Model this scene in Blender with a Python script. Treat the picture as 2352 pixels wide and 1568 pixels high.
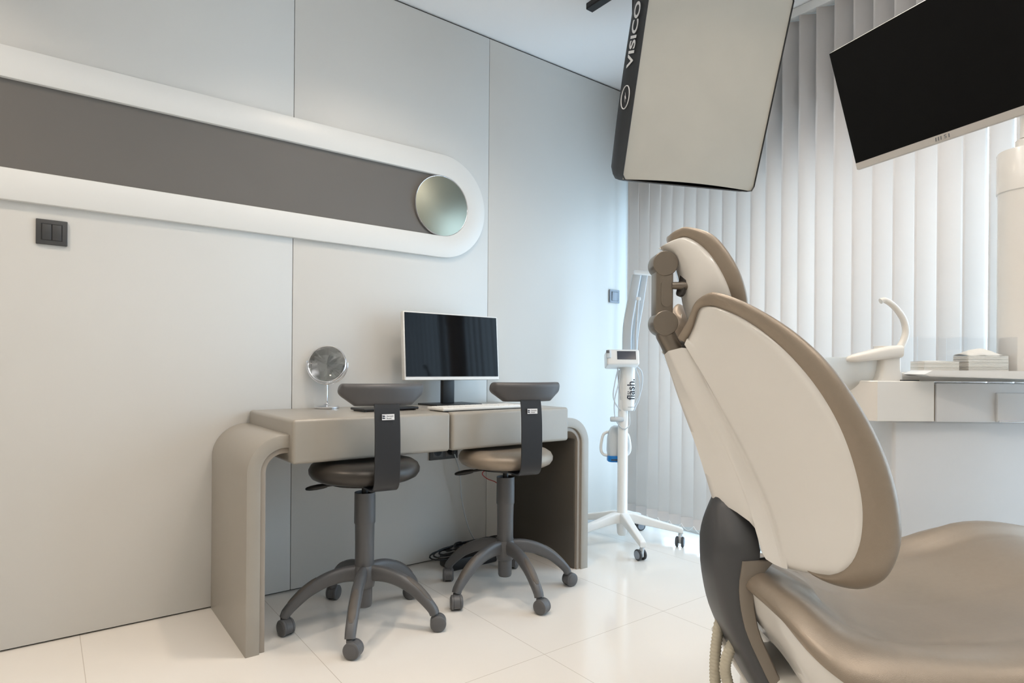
import bpy, bmesh, math, random
from mathutils import Vector, Matrix
random.seed(7)
for o in list(bpy.data.objects): bpy.data.objects.remove(o)
SC = bpy.context.scene
COL = SC.collection
def srgb(r, g, b):
    def f(c):
        c /= 255.0
        return c/12.92 if c <= .04045 else ((c+.055)/1.055)**2.4
    return (f(r), f(g), f(b), 1.0)

# ------------------------------------------------------------------ camera
YAW, ROLL, FPX = math.radians(52.67), .0079, 1410.0
FW = Vector((-math.sin(YAW), math.cos(YAW), 0)); RT = Vector((math.cos(YAW), math.sin(YAW), 0)); UP = Vector((0, 0, 1))
CX = RT*math.cos(ROLL)+UP*math.sin(ROLL); CU = UP*math.cos(ROLL)-RT*math.sin(ROLL)
CAM = Vector((2.619, 0, .95))
cam = bpy.data.cameras.new('camera'); camo = bpy.data.objects.new('camera', cam); COL.objects.link(camo)
m3 = Matrix((CX, CU, -FW)).transposed()
camo.matrix_world = Matrix.Translation(CAM) @ m3.to_4x4()
cam.sensor_fit = 'HORIZONTAL'; cam.sensor_width = 36; cam.lens = FPX/2352*36; cam.shift_y = 59.5/2352; cam.clip_start = .02
SC.camera = camo
# ------------------------------------------------------------------ view, world, lights
SC.view_settings.view_transform = 'Standard'; SC.view_settings.look = 'None'; SC.view_settings.gamma = 1
SC.view_settings.use_curve_mapping = False; SC.view_settings.exposure = -0.03
W = bpy.data.worlds.new('sky'); SC.world = W; W.use_nodes = True
bg = W.node_tree.nodes['Background']; bg.inputs[0].default_value = (.58, .79, 1.0, 1); bg.inputs[1].default_value = 6.6
def area(name, loc, sx, sy, power, color, direction=(0, 0, -1), spread=180, portal=False, disk=False):
    l = bpy.data.lights.new(name, 'AREA'); l.shape = 'DISK' if disk else 'RECTANGLE'; l.size = sx
    if not disk: l.size_y = sy
    l.energy = power; l.color = color; l.spread = math.radians(spread)
    o = bpy.data.objects.new(name, l); COL.objects.link(o); o.location = loc
    o.rotation_euler = Vector(direction).to_track_quat('-Z', 'Y').to_euler()
    if portal: l.cycles.is_portal = True
    return o
area('window_portal', (2.1, 3.06, 1.06), 4.0, 2.06, 1, (1, 1, 1), (0, -1, 0), portal=True)
WARM = (1.0, .83, .66)
for i, (x, y) in enumerate([(.95, 1.15), (.80, -.75), (2.0, .2), (1.7, 1.9), (3.3, 1.2), (3.3, -.6)]):
    area('downlight', (x, y, 2.655), .10, .10, 7.2 if i == 0 else (11.5 if i == 1 else 4.6), WARM, spread=130, disk=True)
for x in (2.3, 3.5):
    area('ceiling_strip', (x, 1.1, 2.655), .10, 2.4, 6.8, (1.0, .97, .94), spread=180)
    area('added_upward_fill', (1.75 if x < 3 else 3.4, 1.0, 2.42), .10, 2.6, 15.0 if x < 3 else 7.0, (1.0, .97, .94), (0, 0, 1), spread=180)  # added fill without a fixture, brightens the ceiling and upper wall

# ------------------------------------------------------------------ materials
MATS = {}
def mat(name, rgb, rough=.5, metal=0.0, spec=.5, coat=0.0, noise=0.0, nscale=40, bump=0.0, bscale=300, trans=0.0, emit=None, translucent=0.0, sheen=0.0):
    m = bpy.data.materials.new(name); m.use_nodes = True; nt = m.node_tree; N = nt.nodes; L = nt.links
    p = N['Principled BSDF']; c = srgb(*rgb)
    p.inputs['Base Color'].default_value = c; p.inputs['Roughness'].default_value = rough; p.inputs['Metallic'].default_value = metal
    p.inputs['Specular IOR Level'].default_value = spec; p.inputs['Coat Weight'].default_value = coat; p.inputs['Coat Roughness'].default_value = .08
    if sheen: p.inputs['Sheen Weight'].default_value = sheen
    tc = N.new('ShaderNodeTexCoord')
    if noise:
        n = N.new('ShaderNodeTexNoise'); n.inputs['Scale'].default_value = nscale; n.inputs['Detail'].default_value = 4
        L.new(tc.outputs['Object'], n.inputs['Vector'])
        mx = N.new('ShaderNodeMix'); mx.data_type = 'RGBA'
        mx.inputs[6].default_value = tuple(max(0, k*(1-noise)) for k in c[:3])+(1,)
        mx.inputs[7].default_value = tuple(min(1, k*(1+noise)) for k in c[:3])+(1,)
        L.new(n.outputs['Fac'], mx.inputs[0]); L.new(mx.outputs[2], p.inputs['Base Color'])
    if bump:
        n = N.new('ShaderNodeTexNoise'); n.inputs['Scale'].default_value = bscale; n.inputs['Detail'].default_value = 3
        L.new(tc.outputs['Object'], n.inputs['Vector'])
        b = N.new('ShaderNodeBump'); b.inputs['Strength'].default_value = bump; b.inputs['Distance'].default_value = .002
        L.new(n.outputs['Fac'], b.inputs['Height']); L.new(b.outputs['Normal'], p.inputs['Normal'])
    if trans: p.inputs['Transmission Weight'].default_value = trans; p.inputs['IOR'].default_value = 1.45
    if translucent:
        t = N.new('ShaderNodeBsdfTranslucent'); t.inputs[0].default_value = c
        ms = N.new('ShaderNodeMixShader'); ms.inputs[0].default_value = translucent
        out = N['Material Output']; L.new(p.outputs[0], ms.inputs[1]); L.new(t.outputs[0], ms.inputs[2]); L.new(ms.outputs[0], out.inputs['Surface'])
    MATS[name] = m; return m
M = mat
wall_m = M('wall_lacquer', (211, 210, 206), .42, noise=.015, nscale=3, spec=.35)
groove_m = M('dark_groove', (70, 68, 64), .8)
white_m = M('white_lacquer', (224, 223, 219), .35, noise=.01, nscale=8)
ceil_m = M('ceiling_paint', (243, 243, 243), .8, noise=.01, nscale=5)
niche_m = M('grey_niche_panel', (104, 100, 95), .55, noise=.03, nscale=4)
desk_m = M('greige_lacquer', (156, 150, 140), .28, noise=.03, nscale=25, bump=.03, bscale=600)
liner_m = M('greige_liner', (150, 141, 130), .4, noise=.02)
black_m = M('black_plastic', (22, 22, 24), .4, noise=.1)
strap_m = M('black_powder_coat', (36, 37, 40), .38, noise=.08, bump=.05, bscale=900)
screen_m = M('black_glass_screen', (7, 7, 9), .06, noise=.05, spec=.13)
matt_screen_m = M('matt_black_screen', (13, 13, 13), .6, noise=.05, spec=.12)
plast_m = M('grey_plastic', (88, 88, 89), .42, noise=.06, nscale=60, bump=.06, bscale=700)
grip_m = M('ribbed_grip', (92, 86, 80), .6, noise=.12, bump=.2, bscale=500)
whl_m = M('caster_grey', (92, 92, 93), .45, noise=.06)
tyre_m = M('dark_tyre', (58, 60, 63), .6, noise=.06)
pad_m = M('grey_vinyl', (78, 77, 78), .45, noise=.05, bump=.08, bscale=900)
dark_shaded_m = M('dark_shaded_vinyl', (60, 56, 52), .34, metal=.25, noise=.06, bump=.05, bscale=900)  # bronze seat vinyl with desk shade put into the colour; also dark gaiter
bronze_m = M('bronze_vinyl', (151, 138, 123), .35, metal=.36, noise=.05, nscale=80, bump=.16, bscale=650)
shell_m = M('glossy_white_shell', (226, 223, 217), .14, noise=.01, coat=.3)
head_m = M('satin_bronze_metal', (128, 119, 108), .32, metal=.6, noise=.05)
col_m = M('charcoal_cover', (68, 69, 71), .42, noise=.05, nscale=12)
strip_m = M('taupe_trim', (134, 125, 114), .42, noise=.04)
unit_m = M('unit_white', (232, 227, 219), .22, noise=.01, coat=.2)
unitcool_m = M('unit_panel_white', (226, 226, 226), .18, noise=.01, coat=.2)
hose_m = M('beige_hose', (196, 189, 170), .5, noise=.05)
chrome_m = M('chrome', (235, 236, 240), .05, metal=1.0, noise=.01)
mirror_m = M('mirror_glass', (232, 234, 232), .0, metal=1.0)
bronzemirror_m = M('tinted_mirror', (160, 161, 146), .45, metal=.9)
switch_m = M('anthracite_switch', (62, 62, 62), .45, noise=.05)
switchgrey_m = M('grey_switch', (136, 146, 158), .4, noise=.03)
lamp_m = M('white_lamp_plastic', (232, 232, 230), .32, noise=.01)
lampgrey_m = M('pale_grey_plastic', (198, 204, 208), .35, noise=.02)
blue_m = M('blue_plastic', (14, 122, 200), .35, noise=.05)
softw_m = M('diffuser_fabric', (182, 177, 165), .85, noise=.05, nscale=9, bump=.25, bscale=14, translucent=.15)
softb_m = M('black_nylon', (30, 30, 31), .55, noise=.1, bump=.2, bscale=120)
print_m = M('white_print', (222, 222, 222), .6)
ink_m = M('dark_print', (40, 46, 60), .6)
greyink_m = M('grey_print', (128, 130, 134), .6)
paper_m = M('paper_napkin', (248, 243, 234), .9, noise=.03, nscale=60, translucent=.1)
bezel_m = M('silver_bezel', (206, 201, 195), .4, noise=.02)
slat_m = M('blind_fabric', (226, 218, 211), .85, noise=.02, nscale=30, bump=.1, bscale=700, translucent=.34)
weight_m = M('blind_hem', (206, 199, 194), .8, noise=.03, translucent=.12)
chain_m = M('white_chain', (238, 238, 236), .5)
red_m = M('red_cable', (150, 30, 28), .5)
frame_m = M('window_frame', (210, 212, 214), .4, noise=.02)
def glassmat(name, tint, fac, rough=0.02):
    m = bpy.data.materials.new(name); m.use_nodes = True; nt = m.node_tree; N = nt.nodes; L = nt.links
    N.remove(N['Principled BSDF'])
    t = N.new('ShaderNodeBsdfTransparent'); t.inputs[0].default_value = tint
    g = N.new('ShaderNodeBsdfGlossy'); g.inputs['Roughness'].default_value = rough; g.inputs[0].default_value = (1, 1, 1, 1)
    f = N.new('ShaderNodeLayerWeight'); pw = N.new('ShaderNodeMath'); pw.operation = 'POWER'; pw.inputs[1].default_value = 4; L.new(f.outputs['Facing'], pw.inputs[0])
    ad = N.new('ShaderNodeMath'); ad.operation = 'MULTIPLY_ADD'; ad.inputs[1].default_value = .35; ad.inputs[2].default_value = .02+fac; ad.use_clamp = True
    L.new(pw.outputs[0], ad.inputs[0])
    ms = N.new('ShaderNodeMixShader'); L.new(ad.outputs[0], ms.inputs[0]); L.new(t.outputs[0], ms.inputs[1]); L.new(g.outputs[0], ms.inputs[2])
    L.new(ms.outputs[0], N['Material Output'].inputs['Surface']); return m
window_glass = glassmat('window_glass', (.97, .98, .98, 1), 0.0)
acrylic_m = glassmat('clear_acrylic', (.99, .993, .996, 1), .01)
bowl_m = M('frosted_bowl_glass', (240, 240, 238), .12, noise=.01, translucent=.6, coat=.3)
bowl_m.node_tree.nodes['Principled BSDF'].inputs['Alpha'].default_value = .45
def floormat():
    m = bpy.data.materials.new('cream_polished_tiles'); m.use_nodes = True; nt = m.node_tree; N = nt.nodes; L = nt.links
    p = N['Principled BSDF']; p.inputs['Roughness'].default_value = .09; p.inputs['Specular IOR Level'].default_value = .5
    geo = N.new('ShaderNodeNewGeometry'); sep = N.new('ShaderNodeSeparateXYZ'); L.new(geo.outputs['Position'], sep.inputs[0])
    def line(axis, off, period, half):
        a = N.new('ShaderNodeMath'); a.operation = 'SUBTRACT'; a.inputs[1].default_value = off; L.new(sep.outputs[axis], a.inputs[0])
        w = N.new('ShaderNodeMath'); w.operation = 'WRAP'; w.inputs[1].default_value = period/2; w.inputs[2].default_value = -period/2; L.new(a.outputs[0], w.inputs[0])
        b = N.new('ShaderNodeMath'); b.operation = 'ABSOLUTE'; L.new(w.outputs[0], b.inputs[0])
        c = N.new('ShaderNodeMath'); c.operation = 'LESS_THAN'; c.inputs[1].default_value = half; L.new(b.outputs[0], c.inputs[0]); return c
    l1 = line(0, 1.07, 1.22, .0011); l2 = line(1, .106, .61, .0011)
    mx = N.new('ShaderNodeMath'); mx.operation = 'MAXIMUM'; L.new(l1.outputs[0], mx.inputs[0]); L.new(l2.outputs[0], mx.inputs[1])
    n = N.new('ShaderNodeTexNoise'); n.inputs['Scale'].default_value = 2.2; n.inputs['Detail'].default_value = 6; L.new(geo.outputs['Position'], n.inputs['Vector'])
    c1 = N.new('ShaderNodeMix'); c1.data_type = 'RGBA'; c1.inputs[6].default_value = srgb(228, 223, 215); c1.inputs[7].default_value = srgb(234, 230, 224)
    L.new(n.outputs['Fac'], c1.inputs[0])
    c2 = N.new('ShaderNodeMix'); c2.data_type = 'RGBA'; c2.inputs[7].default_value = srgb(196, 188, 178)
    L.new(mx.outputs[0], c2.inputs[0]); L.new(c1.outputs[2], c2.inputs[6]); L.new(c2.outputs[2], p.inputs['Base Color'])
    return m
floor_m = floormat()

# ------------------------------------------------------------------ mesh helpers
I4 = Matrix.Identity(4)
def T(x, y, z): return Matrix.Translation((x, y, z))
def RZ(d): return Matrix.Rotation(math.radians(d), 4, 'Z')
def RX(d): return Matrix.Rotation(math.radians(d), 4, 'X')
def RY(d): return Matrix.Rotation(math.radians(d), 4, 'Y')
def basis(o, x, y, z):
    m = Matrix((Vector(x), Vector(y), Vector(z))).transposed().to_4x4(); m.translation = Vector(o); return m
def catmull(pts, n):
    P = [Vector(p) for p in pts]; L = [0]
    for a, b in zip(P, P[1:]): L.append(L[-1]+max((b-a).length, 1e-6))
    out = []; k = 0
    def tang(i):
        if i == 0: return (P[1]-P[0])/(L[1]-L[0])
        if i == len(P)-1: return (P[-1]-P[-2])/(L[-1]-L[-2])
        return (P[i+1]-P[i-1])/(L[i+1]-L[i-1])
    for j in range(n):
        s = L[-1]*j/(n-1)
        while k < len(P)-2 and s > L[k+1]: k += 1
        h = L[k+1]-L[k]; t = (s-L[k])/h
        out.append((2*t**3-3*t**2+1)*P[k]+(t**3-2*t**2+t)*h*tang(k)+(-2*t**3+3*t**2)*P[k+1]+(t**3-t**2)*h*tang(k+1))
    return out
def polyline(pts, n):
    P = [Vector(p) for p in pts]; L = [0]
    for a, b in zip(P, P[1:]): L.append(L[-1]+(b-a).length)
    out = []; k = 0
    for j in range(n):
        s = L[-1]*j/(n-1)
        while k < len(P)-2 and s > L[k+1]: k += 1
        out.append(P[k].lerp(P[k+1], (s-L[k])/max(1e-9, L[k+1]-L[k])))
    return out
def rrect(w, h, r, n=4):
    pts = []
    for cx, cy, a0 in ((w/2-r, h/2-r, 0), (-w/2+r, h/2-r, 90), (-w/2+r, -h/2+r, 180), (w/2-r, -h/2+r, 270)):
        for i in range(n+1):
            a = math.radians(a0+90*i/n); pts.append((cx+r*math.cos(a), cy+r*math.sin(a)))
    return pts
class MB:
    def __init__(s): s.v = []; s.f = []; s.mi = []
    def add(s, verts, faces, mi=0, m=I4):
        o = len(s.v); s.v += [m @ Vector(v) for v in verts]; s.f += [tuple(i+o for i in f) for f in faces]; s.mi += [mi]*len(faces); return s
    def box(s, lo, hi, bev=0, seg=3, mi=0, m=I4):
        bm = bmesh.new(); bmesh.ops.create_cube(bm, size=1)
        for v in bm.verts: v.co = Vector([(lo[i]+hi[i])/2+v.co[i]*(hi[i]-lo[i]) for i in range(3)])
        if bev: bmesh.ops.bevel(bm, geom=bm.edges[:], offset=bev, segments=seg, profile=.5, affect='EDGES')
        bm.verts.index_update(); s.add([v.co.copy() for v in bm.verts], [[v.index for v in f.verts] for f in bm.faces], mi, m); bm.free(); return s
    def lathe(s, prof, n=32, mi=0, m=I4):
        V = []; F = []
        for r, z in prof:
            for k in range(n):
                a = 2*math.pi*k/n; V.append((r*math.cos(a), r*math.sin(a), z))
        for i in range(len(prof)-1):
            for k in range(n):
                k2 = (k+1) % n; F.append((i*n+k, i*n+k2, (i+1)*n+k2, (i+1)*n+k))
        if prof[0][0] > 1e-6: F.append(tuple(range(n))[::-1])
        if prof[-1][0] > 1e-6: F.append(tuple((len(prof)-1)*n+k for k in range(n)))
        return s.add(V, F, mi, m)
    def loft(s, secs, caps=True, closed=True, mi=0, m=I4, ring=False):
        n = len(secs[0]); V = [p for q in secs for p in q]; F = []
        R = len(secs) if ring else len(secs)-1
        for i in range(R):
            i2 = (i+1) % len(secs)
            for k in range(n if closed else n-1):
                k2 = (k+1) % n; F.append((i*n+k, i*n+k2, i2*n+k2, i2*n+k))
        if caps and closed and not ring:
            F.append(tuple(range(n))[::-1]); F.append(tuple((len(secs)-1)*n+k for k in range(n)))
        return s.add(V, F, mi, m)
    def tube(s, pts, r, n=10, mi=0, m=I4, sect=None, up=(0, 0, 1), caps=True):
        P = [Vector(p) for p in pts]; secs = []; x = None
        for i, p in enumerate(P):
            t = (P[min(i+1, len(P)-1)]-P[max(i-1, 0)]).normalized()
            if x is None:
                u = Vector(up)
                if abs(t.dot(u)) > .95: u = Vector((1, 0, 0))
                x = t.cross(u).normalized()
            else: x = (x-t*x.dot(t)).normalized()
            y = x.cross(t)
            rr = r[i] if isinstance(r, (list, tuple)) else r
            if sect: secs.append([p+x*a*rr+y*b*rr for a, b in sect])
            else: secs.append([p+x*rr*math.cos(2*math.pi*k/n)+y*rr*math.sin(2*math.pi*k/n) for k in range(n)])
        return s.loft(secs, caps=caps, mi=mi, m=m)
    def prism(s, poly, z0, z1, mi=0, m=I4):
        return s.loft([[(x, y, z0) for x, y in poly], [(x, y, z1) for x, y in poly]], mi=mi, m=m)
    def grid(s, rows, mi=0, m=I4):
        return s.loft(rows, caps=False, closed=False, mi=mi, m=m)
    def text(s, body, size, mi=0, m=I4, depth=.0006, sx=1.0, bold=0.0, spacing=1.0):
        c = bpy.data.curves.new('t', 'FONT'); c.body = body; c.size = size; c.extrude = depth; c.offset = bold; c.space_character = spacing
        c.align_x = 'CENTER'; c.align_y = 'CENTER'; c.resolution_u = 4
        o = bpy.data.objects.new('t', c); COL.objects.link(o)
        dg = bpy.context.evaluated_depsgraph_get(); me = bpy.data.meshes.new_from_object(o.evaluated_get(dg))
        s.add([Vector((v.co.x*sx, v.co.y, v.co.z)) for v in me.vertices], [tuple(p.vertices) for p in me.polygons], mi, m)
        bpy.data.objects.remove(o); bpy.data.curves.remove(c); bpy.data.meshes.remove(me); return s
    def mirror_y(s):
        n = len(s.v); s.v += [Vector((v.x, -v.y, v.z)) for v in s.v]; s.f += [tuple(i+n for i in f)[::-1] for f in s.f]; s.mi += s.mi; return s
    def obj(s, name, mats, parent=None, smooth=50, weld=0.0, recalc=True, m=None, subsurf=0):
        me = bpy.data.meshes.new(name); me.from_pydata([tuple(v) for v in s.v], [], s.f)
        if not isinstance(mats, (list, tuple)): mats = [mats]
        for x in mats: me.materials.append(x)
        me.polygons.foreach_set('material_index', s.mi)
        bm = bmesh.new(); bm.from_mesh(me)
        if weld: bmesh.ops.remove_doubles(bm, verts=bm.verts[:], dist=weld)
        if recalc: bmesh.ops.recalc_face_normals(bm, faces=bm.faces[:])
        bm.to_mesh(me); bm.free()
        if smooth:
            me.shade_smooth(); me.set_sharp_from_angle(angle=math.radians(smooth))
        o = bpy.data.objects.new(name, me); COL.objects.link(o)
        if parent: o.parent = parent
        if m is not None: o.matrix_local = m
        if subsurf:
            sm = o.modifiers.new('subdivision', 'SUBSURF'); sm.levels = subsurf; sm.render_levels = subsurf
        return o
def tag(o, label=None, cat=None, group=None, kind=None):
    if label: o['label'] = label
    if cat: o['category'] = cat
    if group: o['group'] = group
    if kind: o['kind'] = kind
    return o
def thing(name, loc, rz=0, label=None, cat=None, group=None):
    o = bpy.data.objects.new(name, None); COL.objects.link(o); o.location = loc; o.rotation_euler = (0, 0, math.radians(rz)); o.empty_display_size = .05
    return tag(o, label, cat, group)
def struct(o, label=None, cat=None): return tag(o, label, cat, kind='structure')

# ------------------------------------------------------------------ room
HC = 2.67; XR = 4.3; YB = -1.7; YW = 3.0
struct(MB().box((-.1, YB-.1, -.05), (XR+.1, YW+.15, 0)).obj('floor', floor_m, smooth=0), 'polished cream floor of large rectangular tiles', 'floor')
struct(MB().box((-.1, YB-.1, HC), (XR+.1, YW+.15, HC+.1)).obj('ceiling', ceil_m, smooth=0), 'plain pale white ceiling', 'ceiling')
wl = MB().box((-.08, YB, 0), (-.012, YW+.1, HC), mi=1)
ys = [YB, -1.173, -.172, .8315, 1.835, YW]
for a, b in zip(ys, ys[1:]): wl.box((-.03, a+.0013, .006), (0, b-.0013, HC-.011), .0012, 2, mi=0)
struct(wl.obj('wall_left', [wall_m, groove_m]), 'white lacquered wall of tall panels with thin vertical joints', 'wall')
struct(MB().box((XR, YB, 0), (XR+.1, YW+.1, HC)).obj('wall_right', wall_m, smooth=0), 'plain light wall opposite the desk', 'wall')
struct(MB().box((-.08, YB-.1, 0), (XR+.1, YB, HC)).obj('wall_front', wall_m, smooth=0), 'plain light wall behind the viewpoint', 'wall')
WX0, WX1, WZ0, WZ1 = .10, 4.1, .03, 2.09
wb = MB()
wb.box((-.08, YW, 0), (WX0, YW+.12, HC)); wb.box((WX1, YW, 0), (XR+.1, YW+.12, HC)); wb.box((WX0, YW, WZ1), (WX1, YW+.12, HC)); wb.box((WX0, YW, 0), (WX1, YW+.12, WZ0))
struct(wb.obj('wall_back', wall_m, smooth=0), 'window wall hidden behind the vertical blind', 'wall')
win = MB()
for x in (WX0+.03, 1.43, 2.77, WX1-.03): win.box((x-.03, YW+.05, WZ0), (x+.03, YW+.09, WZ1), .003, 2)
win.box((WX0, YW+.05, WZ0), (WX1, YW+.09, WZ0+.06), .003, 2); win.box((WX0, YW+.05, WZ1-.06), (WX1, YW+.09, WZ1), .003, 2)
wo = struct(win.obj('window_1', frame_m), 'bright window behind the vertical blind', 'window')
for a, b in ((WX0+.06, 1.40), (1.46, 2.74), (2.80, WX1-.06)):
    MB().box((a, YW+.067, WZ0+.06), (b, YW+.073, WZ1-.06)).obj('pane', window_glass, wo, smooth=0)
struct(MB().box((0, 2.17, 0), (.004, 2.93, .05), .001, 1).obj('baseboard_left', M('grey_baseboard', (176, 180, 182), .5)), 'low grey baseboard strip beside the blind', 'baseboard')
struct(MB().box((0, 2.915, .0), (.035, YW, HC), .002, 2).obj('trim_1', M('reveal_paint', (205, 210, 212), .6)), 'narrow pale corner strip between left wall and blind', 'trim')

# raised capsule frame + grey recess on the left wall
def capsule(yl, yr, zc, r, n=40):
    pts = []
    for i in range(n+1):
        a = math.radians(-90+180*i/n); pts.append((yr+r*math.cos(a), zc+r*math.sin(a)))
    for i in range(n+1):
        a = math.radians(90+180*i/n); pts.append((yl+r*math.cos(a), zc+r*math.sin(a)))
    return pts
ZC = 1.738
nic = thing('wall_niche', (0, .6, ZC), 0, 'long white rounded wall frame with grey recessed band', 'wall niche')
YLc = -1.15
def ring(r, x): return [(x, y-.6, z-ZC) for y, z in capsule(YLc, 1.5465, ZC, r)]
secs = [ring(.2515, .0005), ring(.2515, .017), ring(.2505, .0195), ring(.2485, .0205), ring(.1500, .0205), ring(.1485, .0200), ring(.1475, .0185), ring(.1475, .0005)]
MB().loft(secs, caps=False).obj('frame', white_m, nic, smooth=35)
MB().loft([ring(.1475, .0005), ring(.1475, .004)]).obj('recess_panel', niche_m, nic, smooth=35)
mi = thing('round_wall_mirror', (.006, 1.5455, 1.737), 0, 'round frameless mirror set in the right end of the grey wall band', 'mirror')
mx = Matrix.Rotation(math.radians(90), 4, 'Y')
MB().lathe([(0, .0135), (.1445, .0135), (.1452, .013)], 64, m=mx).obj('glass', bronzemirror_m, mi)
MB().lathe([(.1452, .0), (.1472, .0), (.1472, .0125), (.1460, .0138), (.1448, .0132)], 64, m=mx).obj('rim', chrome_m, mi)

# wall switches
def switch(name, y0, y1, z0, z1, m, rockers, label):
    yc, zc = (y0+y1)/2, (z0+z1)/2; w, h = y1-y0, z1-z0
    t = thing(name, (0, yc, zc), 0, label, 'switch')
    MB().box((0, -w/2, -h/2), (.010, w/2, h/2), .0025, 3).obj('frame', m, t)
    iw = w*.64; g = .0012
    for k in range(rockers):
        a = -iw/2+iw*k/rockers+g; b = -iw/2+iw*(k+1)/rockers-g
        MB().box((.0085, a, -iw*.48), (.0128, b, iw*.48), .0015, 2, m=RY(2)).obj('rocker', m, t)
    MB().box((.0095, -iw/2-.0018, -iw*.48-.0018), (.0103, iw/2+.0018, iw*.48+.0018)).obj('gap', black_m, t, smooth=0)
    return t
switch('light_switch', -.0245, .062, 1.354, 1.4385, switch_m, 2, 'dark double light switch below the left end of the wall frame')
switch('light_switch', 2.735, 2.82, 1.350, 1.430, switchgrey_m, 1, 'single grey light switch on the wall near the blind')
so = thing('wall_socket', (0, 1.573, .535), 0, 'dark double power socket on the wall under the desk', 'socket')
MB().box((0, -.08, -.041), (.010, .08, .041), .0025, 3).obj('frame', switch_m, so)
for y in (-.036, .036):
    MB().box((.009, y-.028, -.028), (.0115, y+.028, .028), .001, 2).obj('insert', plast_m, so)
    MB().lathe([(0, .0118), (.018, .0118), (.02, .0125), (.022, .0118)], 24, m=T(0, y, 0) @ mx).obj('outlet', black_m, so)
pl = thing('power_plug', (.0125, 1.609, .532), 0, 'black power plug pushed into the right socket under the desk', 'plug')
MB().lathe([(.018, 0), (.019, .012), (.015, .035), (.006, .04)], 20, m=mx).obj('body', black_m, pl)
MB().tube(catmull([(.036, 0, -.01), (.05, .02, -.09), (.03, .05, -.25), (.04, .09, -.40), (.035, .16, -.505)], 24), .003, 8).obj('cord', lampgrey_m, pl)

# ------------------------------------------------------------------ vertical blind
bl = thing('vertical_blind', (2.1, 2.85, 2.62), 0, 'beige vertical slat blind covering the window wall', 'blind')
MB().box((-2.02, -.022, .005), (2.05, .022, .048), .002, 2).obj('head_rail', white_m, bl)
PITCH, SW, ZT, ZB = .0815, .089, 2.622, .072
angs = []
nsl = 49
links = []
for k in range(nsl):
    x = .105+PITCH*k
    a = 41.0+random.uniform(-1.6, 1.6)
    if 1.70 < x < 1.80: a = 33
    elif 1.80 < x < 2.05: a = 47.5+random.uniform(-.6, .6)
    mm = T(x-2.1, 0, -2.62) @ RZ(a)
    n = 8; sec = [((i/n-.5)*SW, .0045*(1-(2*i/n-1)**2)) for i in range(n+1)]
    b = MB().grid([[(p, q, ZB+.03) for p, q in sec], [(p, q, ZT) for p, q in sec]])
    so_ = b.obj('slat', slat_m, bl, smooth=80, m=mm)
    md = so_.modifiers.new('thickness', 'SOLIDIFY'); md.thickness = .0006
    h = MB().grid([[(p, q-.0012, ZB) for p, q in sec], [(p, q-.0012, ZB+.055) for p, q in sec], [(p, q+.0012, ZB+.055) for p, q in sec], [(p, q+.0012, ZB) for p, q in sec], [(p, q-.0012, ZB) for p, q in sec]])
    h.obj('hem_weight', weight_m, so_, smooth=40)
    links.append(Vector((x-2.1, 0, ZB+.02-2.62)))
ch = MB()
for a, b in zip(links, links[1:]):
    for off in (-.030,):
        P = [a.lerp(b, t)+Vector((-.03, -.030, -.030*math.sin(math.pi*t))) for t in [i/10 for i in range(11)]]
        ch.tube(P, .0013, 5)
ch.obj('bead_chain', chain_m, bl)

# ------------------------------------------------------------------ desk
dk = thing('desk', (.27, 1.296, 0), 0, 'greige lacquered desk with rounded side panels against the wall', 'desk')
D0 = T(-.27, -1.296, 0)
MB().box((.002, .661, .618), (.548, 1.2775, .770), .013, 5, m=D0).obj('drawer_box', desk_m, dk)
MB().box((.002, 1.2835, .618), (.548, 1.908, .770), .013, 5, m=D0).obj('drawer_box', desk_m, dk)
MB().box((.02, 1.27, .64), (.50, 1.292, .75), m=D0).obj('joint_spacer', liner_m, dk, smooth=0)
def arch(y_out, s, top, r, th, x1, y_in, n=12):
    # profile in (y,z): outer side up, round corner, then inward to y_in
    def path(off):
        rr = r-off; P = [(y_out+s*off, 0), (y_out+s*off, top-r)]
        for i in range(1, n):
            a = math.pi/2*i/n; P.append((y_out+s*(r-rr*math.cos(a)), top-r+rr*math.sin(a)))
        P += [(y_out+s*r, top-off), (y_in, top-off)]
        return P
    po, pi_ = path(0), path(th)
    sec = [Vector((0, y, z)) for y, z in po]+[Vector((0, y, z)) for y, z in pi_[::-1]]
    return po, pi_, x1
def archobj(name, y_out, s, top, r, th, x1, y_in, m, par):
    po, pi_, x1 = arch(y_out, s, top, r, th, x1, y_in)
    b = MB(); n = len(po)
    rows = []
    for x, ins in ((.002, 0), (x1-.0025, 0), (x1-.0008, .0006), (x1, .0022)):
        ring_ = []
        for (a, c), (e, f) in zip(po, pi_):
            d = Vector((e-a, f-c)); d.normalize(); ring_.append((x, a+d.x*ins, c+d.y*ins))
        for (a, c), (e, f) in list(zip(po, pi_))[::-1]:
            d = Vector((e-a, f-c)); d.normalize(); ring_.append((x, e-d.x*ins, f-d.y*ins))
        rows.append(ring_)
    b.loft(rows, caps=False, m=D0)
    for xi, flip in ((0, True), (3, False)):
        V = rows[xi]; F = []
        for k in range(n-1): F.append((k, k+1, 2*n-2-k, 2*n-1-k))
        b.add(V, F, 0, D0)
    return b.obj(name, m, par, smooth=35, weld=.00001)
sp = archobj('side_panel', .525, 1, .717, .122, .044, .517, .666, desk_m, dk)
archobj('panel_liner', .569, 1, .673, .078, .019, .507, .666, liner_m, sp)
sp = archobj('side_panel', 2.066, -1, .717, .122, .044, .517, 1.904, desk_m, dk)
archobj('panel_liner', 2.022, -1, .673, .078, .019, .507, 1.904, liner_m, sp)
MB().box((.004, 1.996, .001), (.492, 2.0028, .612), .001, 1, m=D0).obj('inner_panel', M('dark_taupe', (84, 78, 70), .5, noise=.04), dk)  # thin darker sheet over the inner face of the right side panel
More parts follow.
